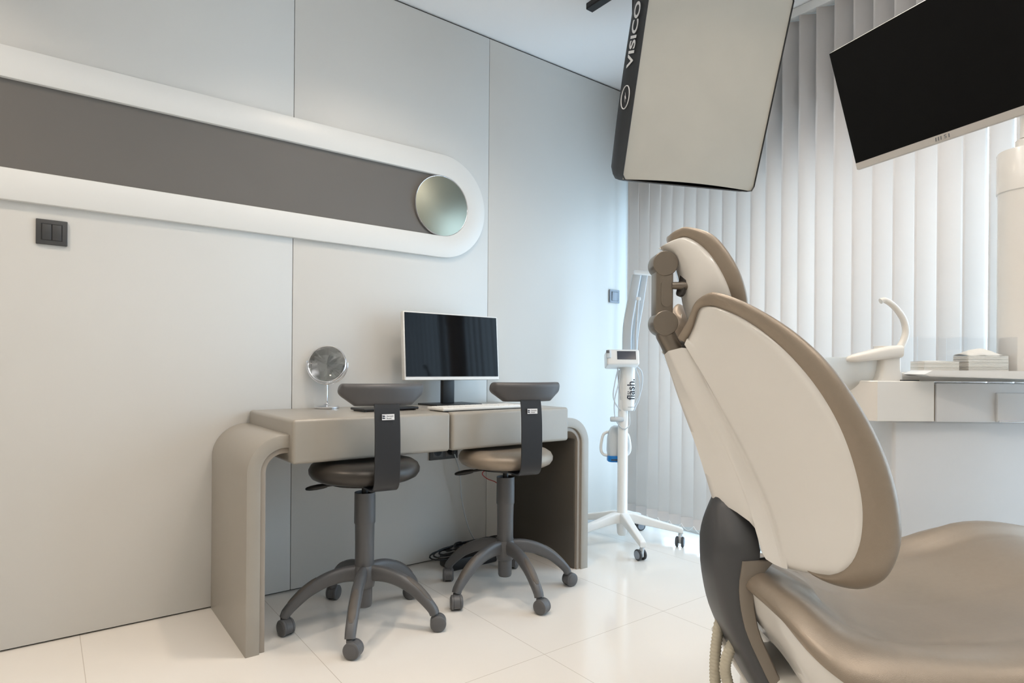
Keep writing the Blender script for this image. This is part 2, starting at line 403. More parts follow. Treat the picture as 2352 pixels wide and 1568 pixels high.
MB().box((.03, 1.40, .575), (.05, 1.45, .618), .002, 2, m=D0).box((.03, 1.42, .560), (.14, 1.428, .566), m=D0).obj('cable_bracket', M('bracket_metal', (170, 160, 145), .4, metal=.4), dk)

# ------------------------------------------------------------------ things on the desk
DZ = .770
mt = thing('desk_monitor', (.12, 1.535, DZ), 0, 'white framed computer monitor on black stand on the desk', 'monitor')
SX = .165; ZS0, ZS1 = .905-DZ, 1.195-DZ; Wd = .506
tl = T(SX-.12, -.002, ZS0) @ RY(-4.2)
Hh = ZS1-ZS0
hs = MB().box((-.028, -Wd/2-.007, -.016), (-.001, Wd/2+.007, Hh+.006), .004, 3, m=tl).obj('housing', white_m, mt)
MB().box((-.002, -Wd/2, 0), (.0006, Wd/2, Hh), .0004, 1, m=tl).obj('screen', screen_m, mt, smooth=0)
MB().box((-.0015, -Wd/2-.004, -.0145), (.0002, Wd/2+.004, -.0005), .0004, 1, m=tl).obj('bezel', white_m, mt, smooth=0)
MB().box((-.055, -.06, .06), (-.027, .06, .18), .006, 3, m=tl).obj('rear_mount', black_m, mt)
MB().box((-.032, -.034, 0.006), (-.008, .032, .28), .004, 3).obj('stand_post', black_m, mt)
MB().box((-.095, -.12, 0), (.085, .13, .007), .003, 2).obj('stand_base', black_m, mt)
kb = thing('keyboard', (.445, 1.475, DZ), 2, 'slim white keyboard on the desk in front of the monitor', 'keyboard')
MB().box((-.062, -.215, .003), (.062, .215, .016), .005, 3).obj('case', white_m, kb)
for r in range(5):
    for c in range(14):
        if r == 0 and 3 < c < 9: continue
        x = .045-r*.0195; y = -.198+c*.0285
        MB().box((x-.008, y-.0122, .0155), (x+.008, y+.0122, .0182), .0012, 1).obj('key', white_m, kb)
MB().box((.037, -.092, .0155), (.053, .05, .0182), .0012, 1).obj('space_bar', white_m, kb)
MB().box((-.055, -.205, 0), (-.04, .205, .004)).box((.04, -.205, 0), (.055, .205, .004)).obj('feet', black_m, kb)
tb = thing('flat_tablet', (.30, 1.115, DZ), 3, 'flat black device lying on the desk behind the left stool backrest', 'device')
MB().box((-.06, -.125, .004), (.06, .125, .014), .004, 3).obj('body', black_m, tb)
MB().box((-.05, .108, 0), (.05, .115, .005)).box((-.05, -.115, 0), (.05, -.108, .005)).obj('feet', black_m, tb)
vm = thing('vanity_mirror', (.068, .957, DZ), -36, 'round chrome tabletop mirror on thin stand at left of desk', 'mirror')
MB().lathe([(.050, 0), (.053, .002), (.053, .007), (.048, .011), (.02, .0135), (.009, .018), (.0055, .024)], 40).obj('base', chrome_m, vm)
MB().lathe([(.0042, .02), (.0042, .098), (.008, .101), (.009, .106), (.004, .11)], 16).obj('pole', chrome_m, vm)
R_, zc_ = .0815, .189
arc = [(0, R_*1.06*math.cos(math.radians(a)), zc_+R_*1.06*math.sin(math.radians(a))) for a in range(-188, 10, 6)]
MB().tube(arc, .0035, 8).obj('yoke', chrome_m, vm)
tm = T(0, 0, zc_) @ RY(90-13)
hd = MB().lathe([(.0765, .0045), (.079, .006), (.0815, .004), (.082, 0), (.0815, -.004), (.079, -.006), (.0765, -.0045)], 48, m=tm).obj('mirror_ring', chrome_m, vm)
MB().lathe([(0, .0045), (.0775, .0045)], 48, m=tm).lathe([(.0775, -.0045), (0, -.0045)], 48, m=tm).obj('mirror_glass', mirror_m, vm)

# cable heap on the floor under the desk
cc = thing('cable_coil', (.135, 1.64, 0), 0, 'heap of black coiled cables on the floor under the desk', 'cables')
MB().box((-.06, -.13, 0), (.06, .13, .055), .01, 3).obj('power_strip', black_m, cc)
for i in range(6):
    a0 = random.random()*6; P = []
    for k in range(33):
        a = a0+k*2*math.pi/32; r = .075+.015*math.sin(3*a+i)
        P.append((r*.75*math.cos(a)+.006*(i-3), r*1.6*math.sin(a)+.02*(i-3), .06+.008*i+.012*math.sin(2*a+i)))
    MB().tube(P, .004, 6).obj('cable', black_m, cc)

# ------------------------------------------------------------------ stools
def stool(loc, face, base0, lever_dir, seat_m, label, wire=False):
    t = thing('dental_stool', (loc[0], loc[1], 0), face, label, 'stool', 'dental stools at the desk')
    B0 = base0-face
    seat = MB().lathe([(0, .533), (.14, .533), (.172, .536), (.190, .545), (.200, .560), (.201, .574), (.193, .590), (.176, .601), (.15, .606), (.10, .603), (0, .600)], 64).obj('seat', seat_m, t, smooth=80)
    MB().lathe([(.13, .522), (.13, .534)], 32).obj('seat_plate', black_m, t)
    path = [(.08, .525), (.17, .525), (.205, .526), (.226, .532), (.240, .546), (.247, .567), (.250, .62), (.251, .68), (.248, .75), (.239, .81), (.225, .850)]
    P = catmull([(x, 0, z) for x, z in path], 40)
    rows = []
    for i, p in enumerate(P):
        tg = (P[min(i+1, 39)]-P[max(i-1, 0)]).normalized(); nn = Vector((tg.z, 0, -tg.x))
        w = .0435 if i < 12 else .0435+.001*math.sin(i/39*math.pi)
        rows.append([p+nn*.003+Vector((0, -w+.001, 0)), p+nn*.003+Vector((0, w-.001, 0)), p+nn*.002+Vector((0, w, 0)), p-nn*.003+Vector((0, w, 0)), p-nn*.003+Vector((0, -w, 0)), p+nn*.002+Vector((0, -w, 0))])
    st = MB().loft(rows).obj('back_support', strap_m, t, smooth=40)
    lm = basis((.2535, 0, .780), (0, 1, 0), (-.05, 0, .999), (.999, 0, .05))
    lb = MB().box((-.0215, -.0098, -.0005), (.0215, .0098, .0006), m=lm)
    lb.text('Dentsply', .0068, 1, lm @ T(.006, .0032, .0008), depth=.0002).text('Sirona', .0068, 1, lm @ T(.0025, -.0042, .0008), depth=.0002)
    for k in (0, 1):
        pts = [(-.018+.0095*math.sin(math.radians(a))*(.9), .0055-k*.0068-.004+.0045*math.cos(math.radians(a))) for a in range(-40, 100, 20)]
        lb.prism(pts+[(-.0165, .0005-k*.0065)], .0006, .0009, 1, lm)
    lb.obj('brand_label', [print_m, ink_m], st, smooth=0)
    # backrest pad: rounded trapezoid, curved around the sitter
    secs = []; n = 52
    for i in range(n+1):
        y = -.150*math.cos(math.pi*i/n); u = abs(y)/.150
        e = max(0, (u-.90)/.10); sh = math.sqrt(max(0, 1-e*e))*1.0 if u > .90 else 1
        sh = max(sh, .05)
        zt = .892-.030*(1-sh); zb = .816+max(0, (u-.66)/.34)*.040; zb = min(zb, zt-.004)+.010*(1-sh)
        zt = max(zt, zb+.004); th = .027*max(sh, .25)
        xc = .226-y*y*1.9
        zc2 = (zt+zb)/2; hh = (zt-zb)/2; sec = []
        for a, b in rrect(2*th, 2*hh, min(th, hh)*.75, 5):
            tilt = .008*(b/.038)
            sec.append((xc+a+tilt, y, zc2+b))
        secs.append(sec)
    MB().loft(secs).obj('backrest', pad_m, t, smooth=60)
    MB().lathe([(.012, .43), (.012, .50), (.030, .503), (.033, .515), (.033, .524)], 24).obj('piston', black_m, t)
    MB().lathe([(.020, .472), (.034, .472), (.0375, .476), (.0380, .484), (.0385, .38), (.0385, .372), (.0355, .366), (.0345, .30), (.0345, .20), (.030, .19), (.029, .07), (.026, .062), (0, .060)], 40).obj('gas_column', plast_m, t, smooth=40)
    lv = lever_dir-face
    lr = MB().tube([(.03, 0, .520), (.10, 0, .514), (.145, 0, .507)], .0055, 8, m=RZ(lv))
    pad = []
    for r, w, h, z in [(.138, .010, .007, .508), (.150, .013, .009, .506), (.175, .016, .010, .502), (.20, .016, .0085, .498), (.212, .011, .006, .496), (.217, .004, .003, .4955)]:
        pad.append([(r, a*w, z+b*h) for a, b in rrect(2, 2, .8, 4)])
    lr.loft(pad, m=RZ(lv)); lr.obj('height_lever', black_m, t, smooth=60)
    if wire: MB().tube(catmull([(.07, .02, .525), (.10, .01, .500), (.08, -.005, .475), (.045, 0, .462), (.036, 0, .455)], 16), .002, 6, m=RZ(lv)).obj('release_cable', red_m, t)
    MB().lathe([(.034, .215), (.040, .205), (.041, .165), (.036, .135), (.030, .13)], 32).obj('base_hub', plast_m, t)
    for k in range(5):
        a = B0+72*k; ml = RZ(a)
        cl = catmull([(.020, 0, .186), (.08, 0, .186), (.14, 0, .172), (.20, 0, .141), (.245, 0, .103), (.272, 0, .074), (.278, 0, .060)], 22)
        secs = []
        for i, p in enumerate(cl):
            tg = (cl[min(i+1, 21)]-cl[max(i-1, 0)]).normalized(); nn = Vector((-tg.z, 0, tg.x)); s = i/21
            hh = .030*(1-s)+.0165*s; ww = .0155+.003*math.sin(s*math.pi)+.002*s
            secs.append([p+nn*b*hh+Vector((0, c*ww, 0)) for c, b in rrect(2, 2, .75, 4)])
        lg = MB().loft(secs, m=ml).obj('base_leg', plast_m, t, smooth=50)
        gs = []
        for i in range(10, 19):
            p = cl[i]; tg = (cl[i+1]-cl[i-1]).normalized(); nn = Vector((-tg.z, 0, tg.x)); s = i/21
            hh = .030*(1-s)+.0165*s; e = 1-.5*(abs(i-14)/4)**6
            gs.append([p+nn*(hh+.0012)+Vector((0, c*.0135*e, 0))-nn*d for c, d in ((-1, .004), (-.8, 0), (.8, 0), (1, .004))])
        MB().loft(gs, m=ml).obj('grip_pad', grip_m, lg, smooth=60)
        sw = random.uniform(-140, 140) if k not in (0,) else 120
        cm = ml @ T(.279, 0, 0) @ RZ(sw)
        cb = MB().lathe([(.010, .062), (.0125, .060), (.0125, .050)], 16, m=cm)
        wm = cm @ T(.012, 0, .029) @ RX(90)
        hood = []
        for i in range(19):
            an = math.radians(-40+260*i/18)
            hood.append([(.0288*math.cos(an)+.012, y, .029+.0288*math.sin(an)) for y in (-.0115, .0115)]+[(.021*math.cos(an)+.012, y, .029+.021*math.sin(an)) for y in (.0115, -.0115)])
        cb.loft(hood, m=cm); cb.box((-.008, -.0105, .03), (.012, .0105, .055), .003, 2, m=cm)
        co = cb.obj('caster', whl_m, t, smooth=50)
        for sg in (-1, 1):
            MB().lathe([(0, .0245*sg), (.020, .0245*sg), (.0225, .0235*sg), (.0225, .0225*sg), (.026, .0215*sg), (.0285, .0195*sg), (.029, .016*sg), (.029, .0125*sg), (.0, .0125*sg)], 28, m=wm).obj('wheel', whl_m, co, smooth=40)
    return t
stool((.478, .951), -7, -105, 236, dark_shaded_m, 'left stool at the desk with round bronze seat darkened as in desk shade and wide grey backrest')
stool((.520, 1.571), -13, -152, 236, bronze_m, 'right stool at the desk with bronze round seat, nearer the whitening lamp', True)

# ------------------------------------------------------------------ whitening lamp on five star base
lp = thing('whitening_lamp', (.333, 2.504, 0), 52.67, 'white whitening lamp on rolling stand between desk and blind', 'dental lamp')
LB = -29-52.67
for k in range(5):
    ml = RZ(LB+72*k); secs = []
    for r, z, h, w in [(.015, .140, .030, .023), (.06, .142, .027, .022), (.16, .120, .021, .019), (.29, .092, .016, .0165), (.316, .085, .015, .016), (.321, .082, .012, .014)]:
        secs.append([(r, a*w, z+b*h) for a, b in rrect(2, 2, .35, 3)])
    lg = MB().loft(secs, m=ml).obj('base_leg', lamp_m, lp, smooth=40)
    cm = ml @ T(.307, 0, 0) @ RZ((20, 75, 130, 0, 300)[k])
    cb = MB().lathe([(.008, .075), (.011, .070), (.011, .052)], 14, m=cm).box((-.016, -.008, .018), (.008, .008, .060), .004, 2, m=cm).obj('caster', lampgrey_m, lp)
    for sg in (-1, 1):
        MB().lathe([(0, .022*sg), (.021, .022*sg), (.024, .021*sg), (.0275, .018*sg), (.028, .014*sg), (.026, .0095*sg), (0, .0095*sg)], 28, m=cm @ T(-.012, 0, .028) @ RX(90)).obj('wheel', tyre_m, cb, smooth=40)
        MB().lathe([(0, .0228*sg), (.0200, .0228*sg), (.0205, .0222*sg)], 28, m=cm @ T(-.012, 0, .028) @ RX(90)).obj('hub_cap', switchgrey_m, cb, smooth=40)
MB().lathe([(.0, .045), (.020, .045), (.026, .055), (.029, .09), (.030, .11), (.034, .115), (.034, .165), (.028, .172), (.027, .70), (.027, .94)], 32).obj('pole', lamp_m, lp, smooth=45)
sl = [[(.022+a, b, z) for a, b in rrect(w, .085*w/.076, .03, 6)] for z, w in ((.722, .062), (.728, .070), (.745, .074), (.95, .078), (.99, .078))]
sv = MB().loft(sl).obj('sleeve', lamp_m, lp, smooth=45)
MB().text('fl\u00e4sh.', .057, 0, basis((.036, -.0428, .838), (0, 0, 1), (-1, 0, 0), (0, -1, 0)), depth=.0008, bold=.0004).obj('lettering', ink_m, sv, smooth=0)
MB().box((.018, -.0415, .7405), (.055, -.0408, .7425)).obj('small_print', greyink_m, sv, smooth=0)
hm = T(-.010, -.03, .995) @ RX(-14)
hb = MB().box((-.092, -.055, -.040), (.080, .050, .045), .010, 4, m=hm).obj('control_box', lamp_m, lp)
MB().box((-.038, -.0562, -.012), (.062, -.0545, .034), .0008, 1, m=hm).obj('display', M('display_glass', (52, 58, 72), .12), hb, smooth=0)
MB().box((-.096, -.062, -.005), (-.070, -.050, .038), .004, 2, m=hm).obj('hook', lampgrey_m, hb)
MB().box((-.096, -.0635, .020), (-.080, -.0615, .036), m=hm).obj('hook_clip', plast_m, hb, smooth=0)
def strip(pts, w, d, m, name, par):
    secs = []
    for x, y, z in pts: secs.append([(x+a, y+b, z) for a, b in rrect(w, d, min(w, d)*.3, 3)])
    return MB().loft(secs).obj(name, m, par, smooth=50)
strip(catmull([(.024, .02, .99), (.022, .02, 1.09), (.026, .02, 1.19), (.044, .02, 1.30), (.062, .02, 1.40), (.074, .02, 1.462)], 20), .050, .03, lampgrey_m, 'boom_arm', lp)
strip(catmull([(.062, .035, .99), (.072, .035, 1.15), (.096, .035, 1.30), (.118, .035, 1.462)], 16), .036, .02, lampgrey_m, 'parallel_arm', lp)
MB().tube([(.056, 0, 1.472), (.19, .01, 1.465)], .0125, 16).obj('handle_bar', lamp_m, lp)
strip([(.066, -.01, 1.00), (.064, -.01, 1.12), (.074, -.01, 1.30), (.076, -.01, 1.322)], .013, .013, lampgrey_m, 'gas_spring', lp)
MB().box((.066, -.018, 1.318), (.088, -.002, 1.336), .003, 2).obj('spring_pin', lamp_m, lp)
lh = [[(-.030+x, .055+y, z) for x, y in rrect(w, d, min(w, d)*.35, 5)] for z, w, d in ((.470, .088, .07), (.50, .096, .08), (.56, .092, .08), (.60, .078, .07), (.625, .05, .05), (.634, .02, .03))]
hh_ = MB().loft(lh).obj('lamp_head', lampgrey_m, lp, smooth=60)
MB().loft([[(-.030+x, .053+y, z) for x, y in rrect(w, d, .02, 5)] for z, w, d in ((.436, .080, .07), (.440, .090, .075), (.470, .088, .074))]).obj('blue_light_guard', blue_m, hh_, smooth=50)
MB().box((-.060, .012, .446), (.0, .02, .452), .002, 2).obj('light_slot', tyre_m, hh_)
for sx in (-1, 1):
    P = catmull([(-.03+sx*.040, .055, .60), (-.03+sx*.066, .055, .585), (-.03+sx*.078, .055, .54), (-.03+sx*.080, .055, .50), (-.03+sx*.068, .055, .475), (-.03+sx*.044, .055, .468)], 18)
    MB().tube(P, .008, 10).obj('head_handle', lamp_m, hh_)
MB().box((-.02, .0, .60), (.02, .055, .63), .006, 2).obj('head_bracket', lamp_m, lp)
MB().lathe([(.010, 0), (.014, .004), (.014, .066), (.012, .072), (0, .072)], 20, m=T(-.072, -.02, .675) @ RY(90) @ RX(0)).obj('cable_clamp', lampgrey_m, lp)
for P in ([(-.03, -.03, .96), (-.048, -.03, .88), (-.058, -.03, .80), (-.04, -.03, .75), (-.012, -.02, .72)],
          [(-.02, -.03, .96), (-.03, -.03, .87), (-.05, -.03, .78), (-.05, -.03, .70), (-.03, -.02, .65), (0, -.03, .622), (.028, -.03, .64), (.03, -.02, .72)],
          [(-.036, -.03, .955), (-.028, -.02, .86), (-.016, -.02, .78)],
          [(.06, -.02, .97), (.098, -.01, .93), (.10, 0, .84), (.075, 0, .77), (.05, -.01, .74)],
          [(.06, -.01, .96), (.085, 0, .90), (.09, 0, .80), (.06, 0, .72)]):
    MB().tube(catmull(P, 28), .0034, 6).obj('cable', lampgrey_m, lp)

# ------------------------------------------------------------------ patient chair
CO = (1.791, 1.198, 0); CA = 54.0
dc = thing('dental_chair', CO, CA, 'bronze and white dental treatment chair in the foreground', 'dental chair')
def coons(L_, R_, T_, B_, ns, nt, bulge=0.0, side=1):
    l, r = catmull(L_, ns), catmull(R_, ns); t, b = polyline(T_, nt), polyline(B_, nt)
    c00, c01, c10, c11 = l[0], r[0], l[-1], r[-1]; rows = []
    t[0], t[-1], b[0], b[-1] = c00, c01, c10, c11
    for i in range(ns):
        s = i/(ns-1); row = []
        for j in range(nt):
            u = j/(nt-1)
            p = (1-u)*l[i]+u*r[i]+(1-s)*t[j]+s*b[j]-((1-s)*(1-u)*c00+(1-s)*u*c01+s*(1-u)*c10+s*u*c11)
            row.append(p)
        rows.append(row)
    return rows
def shell_obj(patches, name, m, parent, lip=.012):
    mb = MB()
    for rows in patches: mb.grid(rows)
    mb.mirror_y()
    me = bpy.data.meshes.new(name); me.from_pydata([tuple(v) for v in mb.v], [], mb.f); me.materials.append(m)
    bm = bmesh.new(); bm.from_mesh(me); bmesh.ops.remove_doubles(bm, verts=bm.verts[:], dist=.0015)
    bmesh.ops.recalc_face_normals(bm, faces=bm.faces[:])
    # outward = away from the upholstery (towards -x / larger |y|)
    tot = sum((f.normal.x-0.0)*f.calc_area() for f in bm.faces)
    if tot > 0: bmesh.ops.reverse_faces(bm, faces=bm.faces[:])
    bm.normal_update()
    nrm = {v: v.normal.copy() for v in bm.verts}
    for (inset, drop) in ((.004, .0015), (.0035, .005), (.0, .010), (-.006, lip)):
        be = [e for e in bm.edges if e.is_boundary]
        if inset == .004: base = {v: v.co.copy() for e in be for v in e.verts}; 
        r = bmesh.ops.extrude_edge_only(bm, edges=be)
        nv = [g for g in r['geom'] if isinstance(g, bmesh.types.BMVert)]
        # map each new vert to its source by location
        for v in nv:
            src = None
            for e in v.link_edges:
                o = e.other_vert(v)
                if o not in nv: src = o
            v.co = v.co  # same place
            k = src
            yb = base[k].y if k in base else k.co.y; n = -Vector((.5, .86*max(-1, min(1, -yb/.08)), 0)).normalized()
            nrm[v] = n
            v.co = base[k]-n*drop if k in base else v.co-n*.004
            base[v] = base[k]
    bm.to_mesh(me); bm.free(); me.shade_smooth(); me.set_sharp_from_angle(angle=math.radians(70))
    o = bpy.data.objects.new(name, me); COL.objects.link(o); o.parent = parent; return o
def cat_idx(pts, per):
    P = [Vector(p) for p in pts]; out = []
    for i in range(len(P)-1):
        m0 = (P[i+1]-P[max(i-1, 0)])*(.5 if i > 0 else 1); m1 = (P[min(i+2, len(P)-1)]-P[i])*(.5 if i+2 < len(P) else 1)
        for k in range(per):
            t = k/per
            out.append((2*t**3-3*t**2+1)*P[i]+(t**3-2*t**2+t)*m0+(-2*t**3+3*t**2)*P[i+1]+(t**3-t**2)*m1)
    out.append(P[-1]); return out
def roll_obj(S, O, Cen, name, m, parent, per=5, thick=.03, puff=.30, close=False):
    s_, o_ = cat_idx(S, per), cat_idx(O, per); n = len(s_); c_ = polyline(Cen, n)
    rows = []
    for i in range(n):
        s, o, c = s_[i], o_[i], c_[i]; v = o-s; L_ = v.length; fwd = v.normalized()
        out = Vector((-.5, -.86*min(1, abs(s.y)/.08), 0)); out = (out-fwd*out.dot(fwd)).normalized()
        pf = puff*min(1, .35+i/22); row = [s-out*.024-fwd*.006, s-out*.016-fwd*.003]
        for k in range(1, 7):
            a = math.radians(180-165*k/6)
            row.append(s+v*(.5+.5*math.cos(a))+out*(L_*pf*math.sin(a)*(1+.25*math.cos(a))-.012*(1-k/6)**2))
        q0 = row[-1]
        inn = (c-o); inn = inn.normalized() if inn.length > 1e-6 else Vector((1, 0, 0))
        row.append(q0-out*L_*.28+fwd*L_*.02); row.append(q0-out*L_*.28+fwd*(-.004)+inn*thick)
        q = row[-1]
        for k in (.15, .35, .6, .8, 1.0): row.append(q.lerp(c, k)+Vector((1, 0, 0))*.02*math.sin(math.pi*min(1, k)))
        if s.y > -.001:
            for k in row: k.y = 0
        rows.append(row)
    mb = MB().grid(rows); mb.mirror_y()
    return mb.obj(name, m, parent, smooth=180, weld=.0006, subsurf=1)
spine = [(-.108, 0, .981), (-.073, 0, .878), (-.032, 0, .77), (.003, 0, .66)]
crease = [(-.065, -.05, .994), (-.015, -.06, .882), (.048, -.07, .752), (.085, -.095, .646), (.100, -.135, .546)]
seam = [(-.077, -.05, 1.005), (-.065, -.065, 1.04), (-.059, -.085, 1.076), (-.049, -.105, 1.082), (-.032, -.13, 1.076), (.016, -.165, 1.045), (.07, -.2, .991), (.114, -.232, .926), (.147, -.255, .857), (.17, -.268, .787), (.186, -.272, .712), (.189, -.268, .652), (.182, -.258, .603), (.17, -.24, .572), (.151, -.215, .554), (.124, -.183, .556), (.130, -.120, .580)]
outl = [(-.091, -.045, 1.019), (-.075, -.06, 1.054), (-.067, -.08, 1.088), (-.051, -.1, 1.105), (-.031, -.125, 1.107), (.022, -.16, 1.079), (.089, -.195, 1.027), (.142, -.225, .966), (.184, -.247, .895), (.22, -.26, .818), (.246, -.264, .739), (.26, -.26, .662), (.26, -.248, .606), (.246, -.228, .558), (.208, -.205, .533), (.146, -.174, .5455), (.142, -.110, .578)]
topL = [(-.108, 0, .981), (-.107, -.03, .989), (-.082, -.045, .996), (-.065, -.05, .994)]
botL = [(.003, 0, .66), (.038, -.05, .64), (.057, -.08, .625), (.067, -.09, .61), (.069, -.1, .583), (.072, -.11, .561), (.08, -.12, .553), (.1, -.135, .546)]
K0, K1 = 3, 14     # the long side of the seam, between its upper and lower corners
topM = cat_idx([(-.065, -.05, .994), (-.074, -.0505, 1.000)]+seam[0:K0+1], 5)
botM = cat_idx([(.1, -.135, .546), (.124, -.185, .55), (.151, -.215, .554)], 6)
pm = coons(crease, seam[K0:K1+1], topM, botM, 56, 64)
for i, row in enumerate(pm):
    sv_ = i/55
    for j, p in enumerate(row):
        u = j/63; k = .010*math.sin(math.pi*u)*min(1, 6*sv_, 6*(1-sv_))
        k -= .0026*math.sin(math.pi*min(1, u/.10))**2*min(1, 5*(1-sv_))*min(1, 8*sv_)      # fold line beside the spine
        e = max(0, (u-.90)/.10, (.07-sv_)/.07 if u > .25 else 0, (sv_-.95)/.05 if u > .15 else 0); k -= .009*e*e      # rounded rim
        p += Vector((-.45, -.85, 0))*k
pl_ = coons(spine, crease, topL, botL, 56, 14)
bk = shell_obj([pl_, pm], 'backrest_shell', shell_m, dc)
Cen = [(-.02, 0, 1.00), (.0, 0, 1.02), (.0, 0, 1.03), (.02, 0, .97), (.05, 0, .88), (.09, 0, .78), (.13, 0, .66), (.15, 0, .58), (.15, 0, .55), (.14, 0, .545)]
roll_obj(seam, outl, Cen, 'backrest_cushion', bronze_m, dc, thick=.05)
# headrest
hsp = [(-.117, 0, 1.219), (-.090, 0, 1.190), (-.074, 0, 1.143), (-.067, 0, 1.094), (-.052, 0, 1.05), (-.040, 0, 1.00)]
hse = [(-.121, -.012, 1.222), (-.099, -.03, 1.235), (-.076, -.05, 1.237), (-.042, -.075, 1.205), (-.014, -.09, 1.157), (.005, -.092, 1.113), (.018, -.08, 1.073), (.014, -.06, 1.037), (-.01, -.035, 1.01)]
hso = [(-.106, -.012, 1.243), (-.089, -.03, 1.257), (-.069, -.05, 1.258), (-.023, -.075, 1.235), (.017, -.088, 1.176), (.039, -.09, 1.121), (.049, -.08, 1.073), (.041, -.06, 1.028), (.015, -.035, .995)]
hp = coons(hsp, hse, [(-.117, 0, 1.219), (-.119, -.006, 1.221), (-.121, -.012, 1.222)], [(-.040, 0, 1.00), (-.03, -.02, 1.002), (-.01, -.035, 1.01)], 40, 24)
for i, row in enumerate(hp):
    sv_ = i/39
    for j, p in enumerate(row):
        u = j/23; k = .016*math.sin(math.pi*u)*math.sin(math.pi*min(1, .05+sv_)); e = max(0, (u-.86)/.14); k -= .006*e*e
        p += Vector((-.6, -.8, .1))*k
hd = shell_obj([hp], 'headrest_shell', shell_m, dc, lip=.010)
roll_obj([(-.106, 0, 1.234), (-.103, -.020, 1.235), (-.095, -.034, 1.2365)]+hse[2:]+[(-.03, 0, 1.0)], [(-.099, 0, 1.250), (-.095, -.020, 1.253), (-.085, -.034, 1.257)]+hso[2:]+[(.0, 0, .985)], [(-.05, 0, 1.22), (.0, 0, 1.12), (.01, 0, 1.03)], 'headrest_cushion', bronze_m, dc, thick=.03)
hw = MB().lathe([(0, .0265), (.0262, .0265), (.0275, .0255), (.0278, .024), (.0278, -.024), (.0275, -.0255), (.0262, -.0265), (0, -.0265)], 40, m=T(-.113, 0, 1.183) @ RX(90)).obj('upper_pivot', head_m, dc, smooth=35)
MB().lathe([(0, .0265), (.0262, .0265), (.0275, .0255), (.0278, .024), (.0278, -.024), (.0275, -.0255), (.0262, -.0265), (0, -.0265)], 40, m=T(-.112, 0, 1.051) @ RX(90)).obj('lower_pivot', head_m, dc, smooth=35)
lk = MB().box((-.019, -.0245, -.062), (.019, .0245, .062), .004, 3, m=T(-.114, 0, 1.117)).obj('pivot_link', head_m, dc)
MB().prism(rrect(.024, .060, .0118, 8), .0235, .0262, m=T(-.111, 0, 1.117) @ RX(90)).obj('release_button', head_m, lk, smooth=35)
MB().lathe([(.008, 0), (.0085, .018), (.0095, .022), (.0095, .034), (0, .036)], 18, m=T(-.099, -.022, 1.134) @ RY(90)).obj('lock_knob', head_m, dc)
MB().prism([(a, b*1.0) for a, b in rrect(.020, .058, .0098, 8)], -.006, .0022, m=basis((-.0745, -.020, 1.138), (.55, -.83, 0), (.25, .12, .96), (-.80, -.55, .2))).obj('headrest_socket', M('dark_socket', (60, 58, 56), .4), dc, smooth=35)
nk = [[(x+a, b, z) for a, b in rrect(w, d, min(w, d)*.42, 5)] for x, z, w, d in ((-.110, 1.040, .040, .046), (-.102, 1.018, .044, .05), (-.090, .998, .046, .054), (-.075, .97, .05, .06), (-.06, .93, .05, .06))]
MB().loft(nk).obj('headrest_neck', head_m, dc, smooth=50)
MB().tube(catmull([(-.075, 0, .985), (-.055, 0, .985), (-.02, 0, .98)], 8), .028, 14).obj('neck_gaiter', dark_shaded_m, dc)
# column behind the seat, charcoal, rounded at the back
cb_ = [(.006, .664), (-.004, .63), (-.010, .598), (-.012, .544), (-.007, .485), (.010, .407), (.040, .338), (.091, .242), (.17, .13), (.25, .07)]
cf_ = [(.105, .664), (.085, .63), (.078, .598), (.078, .545), (.062, .485), (.070, .407), (.098, .338), (.142, .258), (.24, .17), (.36, .12)]
bk_ = catmull([(a, 0, z) for a, z in cb_], 34); fr_ = catmull([(a, 0, z) for a, z in cf_], 34)
secs = []; strip_rows = []
for i in range(34):
    a, b = bk_[i], fr_[i]; hw_ = min(.085, .026+.0125*i); sec = []
    for k in range(13):
        an = math.radians(-90+180*k/12); c, s_ = math.cos(an), math.sin(an)
        q = math.copysign(abs(s_)**.55, s_); w = abs(c)**.9*.62
        p = b.lerp(a, .38+w) if False else a.lerp(b, 1-(.38+.62*abs(c)**.9))
        sec.append(Vector((p.x, q*hw_, p.z)))
    sec = [Vector((b.x, -hw_+.004, b.z))]+sec+[Vector((b.x, hw_-.004, b.z))]
    secs.append(sec)
MB().loft(secs).obj('rear_column', col_m, dc, smooth=60)
for sg in (-1, 1):
    ro = []
    for i in range(6, 34):
        a, b = bk_[i], fr_[i]; d = (b-a).normalized(); l = (b-a).length
        y = sg*.0865
        p = a+d*l*.56; q = b+d*(.004+.030*max(0, (10-i)/4)**2); k = min(1, (i-10)/1.5)
        ro.append([Vector((p.x, y-sg*.006, p.z)), Vector((p.x, y+sg*.001, p.z)), Vector((p.x*.5+q.x*.5, y+sg*.002, p.z*.5+q.z*.5)), Vector((q.x-.004, y+sg*.0005, q.z)), Vector((q.x, y-sg*.005, q.z)), Vector((q.x, y-sg*.03, q.z))])
    MB().loft(ro).obj('column_trim', strip_m, dc, smooth=40)
